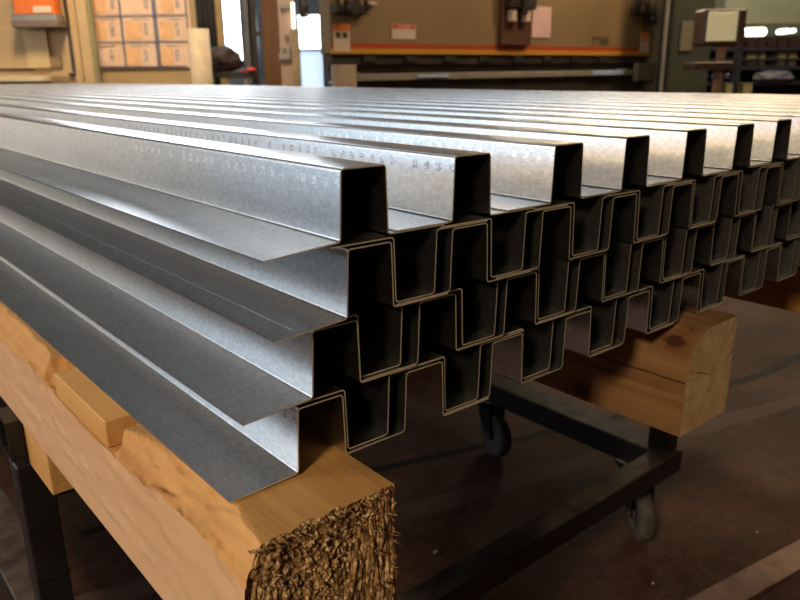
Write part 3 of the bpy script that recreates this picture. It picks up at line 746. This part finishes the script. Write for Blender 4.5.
for xx, ww in ((88.5, 1.3), (121, 0.9), (154, 0.9), (156.2, 0.8), (187, 0.7)): fb(r, 'grid_line', xx - ww, -23.5, xx + ww, 66.8, 7.759, 7.7635, M_CHARTL)
# white roll
r = froot('paper_roll', 202, 70, 7.35, 'tall pale cardboard tube standing upright beside the wall chart', 'tube')
pa, pb_ = flocal(r, at(190.5, 60, 7.35)), flocal(r, at(211, 60, 7.35)); rr = (pb_.x - pa.x) / 2; zt = flocal(r, at(200, 29, 7.35)).z
bm = bmesh.new(); seg = 32
cxm = (pa.x + pb_.x) / 2; rg = []
for (q, z_) in ((rr, 0.002), (rr, zt), (rr * 0.82, zt), (rr * 0.82, zt - 0.3), ): rg.append([bm.verts.new((cxm + q * cos(2 * pi * i / seg), pa.y + q * sin(2 * pi * i / seg), z_)) for i in range(seg)])
for a, b2_ in zip(rg, rg[1:]):
    for i in range(seg): bm.faces.new((a[i], a[(i + 1) % seg], b2_[(i + 1) % seg], b2_[i])).smooth = (a is not rg[1])
bm.faces.new(rg[0]); bm.faces.new(rg[-1])
link('tube_wall', bm, plain('pale_cardboard', (0.66, 0.52, 0.34), 0.75, 0, 0.08, 9), r)

# back opening with daylight and dark curtain around it
r = froot('dark_curtain', 200, 60, 8.6, 'black welding curtain hanging left of the bright doorway', 'curtain')
bm = bmesh.new(); a, b2_ = flocal(r, at(180, 40, 8.6)), flocal(r, at(221, 40, 8.6)); n = 40; pv = None
for k in range(n + 1):
    x = a.x + (b2_.x - a.x) * k / n; y = 0.02 * sin(k * 1.3)
    c = [bm.verts.new((x, y, 0.01)), bm.verts.new((x, y + 0.006, 0.01)), bm.verts.new((x, y + 0.006, 2.08)), bm.verts.new((x, y, 2.08))]
    if pv:
        for i in range(4): bm.faces.new((pv[i], pv[(i + 1) % 4], c[(i + 1) % 4], c[i]))
    pv = c
link('curtain_sheet', bm, plain('black_curtain', (0.02, 0.016, 0.013), 0.7), r, True)
fb(r, 'curtain_rod', 178, -31, 221, -29, 8.55, 8.6, M_DK)
structure(window('window_1', at(219.5, 60, 9.0)[:2], at(248, 60, 9.0)[:2], at(230, 66, 9.0).z, at(230, -29, 9.0).z, M_SKYPANE, 1))
structure(window('window_2', at(299, 60, 9.6)[:2], at(324, 60, 9.6)[:2], at(310, 50, 9.6).z, at(310, 14, 9.6).z, M_SKYPANE, 1, 0.012))
structure(window('window_3', at(299, 60, 9.6)[:2], at(324, 60, 9.6)[:2], at(310, 92, 9.6).z, at(310, 50.2, 9.6).z, M_SKYPANE2, 1, 0.012))
structure(window('window_4', at(60, 60, 9.1)[:2], at(305, 60, 9.1)[:2], at(190, -58, 9.1).z, at(190, -228, 9.1).z, plain('daylit_high_pane', (0.8, 0.85, 0.9), 0.4, 0, 0.0, 2, (0.86, 0.93, 1.0), 11.0), 8))
fill_panel = bx('ceiling_fill_panel', 1.0, 3.4, CEIL - 0.03, 6.4, 7.4, CEIL - 0.004, plain('ceiling_fill_glow', (0.5, 0.6, 0.7), 0.4, 0, 0, 2, (0.50, 0.72, 1.0), 0.34)); structure(fill_panel)  # added bluish ceiling glow, out of view, to cool the flange reflections
structure(window('window_7', (-4.6, Y1 - 0.07), (1.3, Y1 - 0.07), -0.1, 2.3, plain('frosted_cream_pane', (0.8, 0.75, 0.65), 0.4, 0, 0, 2, (1.0, 0.86, 0.68), 0.80), 6))
structure(window('window_5', (X0 + 0.06, 9.2), (X0 + 0.06, 1.5), 0.5, 2.6, plain('daylit_side_pane', (0.7, 0.8, 0.9), 0.4, 0, 0, 2, (0.60, 0.80, 1.0), 0.9), 6))
r = froot('door_post', 252, 60, 8.3, 'blue grey steel door post at the right of the bright doorway', 'post')
fb(r, 'post', 243.5, -30, 249, 88, 8.3, 8.4, plain('blue_grey_post', (0.12, 0.13, 0.15), 0.5), 0.005, Z0 + 0.002, 2.1)
fb(r, 'post_web', 249.2, -30, 256.5, 88, 8.36, 8.44, M_DK, 0.005, Z0 + 0.002, 2.1)
r = froot('door_jamb', 218, 60, 8.35, 'narrow tan door jamb at the left of the bright doorway', 'post')
fb(r, 'jamb', 215.5, -30, 222, 60, 8.35, 8.42, plain('tan_jamb', (0.40, 0.27, 0.11), 0.6), 0.004, Z0 + 0.002, 2.1)
r = froot('wooden_column', 268, 60, 8.2, 'dark brown wooden column right of the bright doorway', 'column')
fb(r, 'column', 257.5, -160, 277, 88, 8.2, 8.4, wood('dark_brown_timber', (0.20, 0.10, 0.045), (0.09, 0.045, 0.02), grain_axis=2), 0.01, Z0 + 0.002, 4.9)
fb(r, 'bracket', 257, 31, 261, 36, 8.17, 8.1995, M_DK)
r = froot('machine_upright', 290, 60, 7.9, 'pale pinkish machine upright with clamps left of the press brake', 'machine')
fb(r, 'upright', 277.5, -80, 291, 88, 7.9, 8.05, plain('pinkish_cast', (0.52, 0.36, 0.26), 0.6, 0, 0.07, 3), 0.006, Z0 + 0.002, 2.6)
fb(r, 'guide_bar', 292, 29, 299.5, 88, 7.86, 7.94, plain('olive_tan_guide', (0.40, 0.30, 0.16), 0.5), 0.004, Z0 + 0.002)
fb(r, 'light_tube', 291.5, 2, 294.5, 28.5, 7.84, 7.87, plain('lit_tube', (1, 0.9, 0.7), 0.4, 0, 0, 3, (1.0, 0.92, 0.72), 2.0))
for (q0, q1, q2, q3) in ((279, 53, 291, 60), (281, 47, 284, 53), (287, 47, 290, 53), (279, 3, 291, 9), (284, 35, 287, 38)): fb(r, 'clamp', q0, q1, q2, q3, 7.85, 7.8995, M_GREY, 0.004)
# work bulb on the machine
r = froot('hanging_lamp', 307, 20, 8.1, 'bright work lamp hanging beside the press brake', 'lamp', z=at(307, 26, 8.1).z)
pc = flocal(r, at(307, 10, 8.1)); bm = bmesh.new(); cyl(bm, (pc.x - 0.03, 0, 0.12), (pc.x - 0.03, 0, 4.9 + FLOOR - r.location.z - 0.5 ), 0.012, 8); link('cord', bm, M_DK, r)
bm = bmesh.new(); cyl(bm, (pc.x - 0.03, 0, 0.08), (pc.x - 0.03, 0, 0.28), 0.05, 16); link('socket', bm, M_DK, r)
bm = bmesh.new(); bmesh.ops.create_uvsphere(bm, u_segments=16, v_segments=10, radius=0.075, matrix=Matrix.Translation((pc.x + 0.02, 0, 0.02))); link('bulb', bm, plain('lit_bulb', (1, 0.95, 0.8), 0.3, 0, 0, 3, (1.0, 0.95, 0.82), 4.0), r, True)
# clutter at the foot of the doorway
M_BAG = plain('dark_brown_bag', (0.045, 0.025, 0.018), 0.8, 0, 0.3, 12)
r = froot('side_table', 228, 75, 7.7, 'small dark side table below the bright doorway', 'table')
fb(r, 'table_top', 211, 72, 250, 78, 7.6, 7.95, M_DK, 0.004); 
for q in (213, 228, 246): fb(r, 'leg', q - 1.5, 78.2, q + 1.5, 90, 7.62, 7.65, M_OLIVE, 0, Z0 + 0.002)
zt = at(230, 72, 7.6).z + 0.002
def blob(name, px, d, w_, dpt, h, mat, label, cat, z):
    p = at(px, 70, d); bm = bmesh.new(); bmesh.ops.create_icosphere(bm, subdivisions=4, radius=1)
    for v in bm.verts:
        k = 1 + 0.22 * noise.noise(v.co * 1.7 + Vector((px, 0, 0))) + 0.08 * noise.noise(v.co * 5)
        v.co = Vector((v.co.x * w_ / 2 * k, v.co.y * dpt / 2 * k, v.co.z * h / 2 * k))
    mz = min(v.co.z for v in bm.verts)
    for v in bm.verts: v.co.z = max(v.co.z - mz - 0.01, 0)
    o = link(name, bm, mat, None, True, (p.x, p.y, z)); o.rotation_euler = (0, 0, YAW); tag(o, label, cat); return o
blob('cloth_heap', 226, 7.75, 0.34, 0.26, 0.25, M_BAG, 'dark brown heap of cloth on the small side table', 'cloth', zt)
r = froot('red_tool', 247, 74, 7.62, 'small bright red tool lying on the side table edge', 'tool', z=zt)
fb(r, 'body', 240, 70, 249, 74.5, 7.62, 7.7, plain('bright_red_plastic', (0.75, 0.05, 0.03), 0.4), 0.01, 0.0, None); fb(r, 'head', 247, 67.5, 255, 73, 7.605, 7.7, plain('bright_red_plastic', (0.75, 0.05, 0.03), 0.4), 0.012, 0.0, None)

# ---------------------------------------------------------------- right side: green cabinet, monitor, rack
r = froot('control_cabinet', 688, 60, 7.7, 'tall dark green electrical cabinet at the right end of the press brake', 'cabinet')
fb(r, 'body', 668, -20, 712, 95, 7.7, 7.95, M_GREEN, 0.01, Z0 + 0.002, 2.1)
fb(r, 'data_plate', 681, 21, 693, 51, 7.68, 7.699, M_GREENL, 0.003)
fb(r, 'corner_trim', 664.6, -20, 667.2, 95, 7.66, 7.71, M_GREY, 0.003, Z0 + 0.002, 2.1)
fb(r, 'dark_reveal', 667.6, -20, 671.5, 95, 7.68, 7.699, M_BLACK, 0, Z0 + 0.002, 2.1)
r = froot('monitor_stand', 720, 60, 6.4, 'old dark framed monitor on a post with keyboard tray', 'monitor')
M_MON = plain('dark_brown_plastic', (0.055, 0.03, 0.02), 0.45)
fb(r, 'monitor_case', 703.5, 8.5, 746, 45.5, 6.40, 6.62, M_MON, 0.015)
fb(r, 'screen', 707.5, 12, 737.5, 41, 6.385, 6.399, plain('lit_screen', (0.5, 0.45, 0.3), 0.3, 0, 0, 4, (0.68, 0.60, 0.32), 0.32), 0.004)
fb(r, 'case_side', 738.5, 9.5, 745.5, 45, 6.375, 6.3995, M_MON, 0.004)
fb(r, 'neck', 718, 45.7, 726, 62, 6.46, 6.5, plain('tan_post_paint', (0.36, 0.22, 0.13), 0.6), 0.004)
fb(r, 'keyboard_tray', 694, 62, 733, 69.5, 6.3, 6.55, M_MON, 0.006)
fb(r, 'column', 714.5, 70, 722.5, 92, 6.42, 6.46, plain('tan_post_paint', (0.36, 0.22, 0.13), 0.6), 0.004, Z0 + 0.002)
for q in (704, 712, 725): fb(r, 'cable_loop', q, 73, q + 5, 79, 6.40, 6.4195, plain('blue_cable', (0.14, 0.15, 0.25), 0.5), 0.01)
M_RACK = plain('dark_blue_rack', (0.028, 0.032, 0.055), 0.5, 0, 0.15, 6)
r = froot('storage_rack', 770, 60, 8.6, 'dark blue steel storage rack at the upper right', 'rack')
for (q0, q1, n_) in ((733, 742, 'rack_post'), (836, 842, 'rack_post')): fb(r, n_, q0, 30, q1, 96, 8.6, 8.72, M_RACK, 0.004, Z0 + 0.002)
for (a_, b_2) in ((47.5, 51), (58, 60.5), (66, 70), (82, 85)): fb(r, 'shelf', 700, a_, 846, b_2, 8.6, 9.1, M_RACK, 0.004)
fb(r, 'backing', 700, 36, 846, 96, 9.12, 9.16, plain('rack_backing', (0.025, 0.02, 0.016), 0.8), 0, Z0 + 0.002)
M_BIN = plain('cream_bin', (0.36, 0.34, 0.20), 0.7, 0, 0.06, 6)
def stock(kind, items, d, mat, group, lab, cat, bottom):
    for i, (q0, t_, q1, u_) in enumerate(items):
        rr_ = froot(kind, (q0 + q1) / 2, u_, d, lab[i], cat, group, z=at((q0 + q1) / 2, u_, d).z)
        o = fb(rr_, kind + '_body', q0, t_, q1, u_, d, d + 0.25, mat, 0.008); fb(rr_, 'lid', q0 - 0.3, t_ - 1.0, q1 + 0.3, t_ - 0.1, d - 0.005, d + 0.25, mat, 0.002)
sb = ['leftmost cream bin on the upper shelf of the rack', 'second cream bin on the upper shelf of the rack', 'third cream bin on the upper shelf of the rack', 'rightmost cream bin on the upper shelf of the rack']
stock('storage_bin', [(746.5, 53.5, 757, 65.8), (759.5, 53.5, 766, 65.8), (778.5, 53.5, 786, 65.8), (789.5, 53.5, 797, 65.8)], 8.65, M_BIN, 'cream bins on the upper shelf of the rack', sb, 'bin', 66)
stock('storage_bin', [(726, 84.5, 733, 94), (743, 84.5, 752.5, 94)], 8.45, M_BIN, 'cream bins low beside the monitor stand', ['narrow cream bin low behind the monitor column', 'wider cream bin low at the left of the rack'], 'bin', 94)
blob('wrapped_bundle', 774, 8.62, 0.46, 0.22, 0.13, plain('pale_blue_sheet', (0.20, 0.21, 0.30), 0.5, 0, 0.2, 10), 'crumpled pale blue wrapped bundle on the lower shelf of the rack', 'bundle', at(774, 82, 8.6).z + 0.002)
for i, q in enumerate((752, 762, 772, 783, 795)):
    h_ = (9, 11, 10, 12, 11)[i]
    z_ = at(q, 47.5, 8.6).z + 0.002
    rr_ = froot('dark_carton', q, 47, 8.7, ('dark carton on the rack top, nearest the monitor', 'dark carton on the rack top, second from the monitor', 'dark carton on the rack top, middle of the row of five', 'dark carton on the rack top, second from the photo edge', 'dark carton on the rack top, nearest the photo edge')[i], 'carton', 'dark cartons on the rack top', z=z_)
    fb(rr_, 'carton_body', q - 4.6, 47.3 - h_, q + 4.6, 47.3, 8.7, 8.95, plain('dark_brown_carton', (0.045, 0.025, 0.018), 0.8, 0, 0.3, 12), 0.006, 0.0); fb(rr_, 'tape', q - 0.8, 47.3 - h_, q + 0.8, 47.3 - h_ * 0.6, 8.695, 8.6995, M_DK)
# pale upper wall and shop lights beyond the rack
structure(bx('trim_1', 0, 0, 0, 0.01, 0.01, 0.01, M_PALEWALL))
tr = bpy.data.objects['trim_1']; bpy.data.objects.remove(tr)
r = empty('wall_panel', at(790, 20, 11.0), YAW); structure(r); r.name = 'wall_partition_right'
fb(r, 'panel_sheet', 737, -200, 900, 22.5, 11.0, 11.08, M_PALEWALL); fb(r, 'panel_edge', 737, 22.6, 900, 25.5, 10.98, 11.08, M_GREENL)
M_TUBE = plain('lit_fluorescent', (1, 1, 0.9), 0.4, 0, 0, 3, (1.0, 0.98, 0.84), 4.0)
for (q0, t_, q1, u_, lb) in ((748.5, 27.5, 767.5, 36, 'wide bright ceiling light seen beyond the rack'), (784.5, 28.5, 791, 33.5, 'small round ceiling light beyond the rack, left one of the pair'), (793, 28.5, 797.5, 32.5, 'small round ceiling light beyond the rack, right one of the pair')):
    rr_ = froot('ceiling_light', (q0 + q1) / 2, t_, 11.6, lb, 'light', 'ceiling lights beyond the rack', z=at((q0 + q1) / 2, u_, 11.6).z)
    fb(rr_, 'diffuser', q0, t_, q1, u_, 11.6, 11.9, M_TUBE, 0.03); c = flocal(rr_, at((q0 + q1) / 2, t_, 11.6))
    bm = bmesh.new(); cyl(bm, (c.x, 0.15, c.z), (c.x, 0.15, CEIL - rr_.location.z), 0.012, 8); link('hanger', bm, M_DK, rr_)
# high bay lamps over the floor; the first is added to light the far-right wall
M_LAMPGLOW = plain('high_bay_glow', (1, 0.9, 0.7), 0.4, 0, 0, 3, (1.0, 0.78, 0.5), 5.0)
HB = [((9.6, 4.8), 'added high bay lamp lighting the wall beyond the control cabinet'), ((4.6, 2.2), 'high bay lamp hanging in front of the press brake'), ((1.6, 4.9), 'high bay lamp hanging near the wall chart'), ((7.0, 1.6), 'high bay lamp hanging over the control cabinet'), ((0.8, 3.2), 'high bay lamp hanging over the left of the steel stack')]
for (x, y), lb in HB:
    rr_ = empty('high_bay_lamp', (x, y, 3.62)); tag(rr_, lb, 'lamp', 'high bay lamps')
    bm = bmesh.new(); cyl(bm, (0, 0, 0.06), (0, 0, 0.34), 0.30, 28, 0.10, False); cyl(bm, (0, 0, 0.34), (0, 0, CEIL - 3.62), 0.02, 8); link('shade', bm, M_GREY, rr_)
    bm = bmesh.new(); cyl(bm, (0, 0, 0.06), (0, 0, 0.075), 0.27, 28); link('lamp_glass', bm, M_LAMPGLOW, rr_)
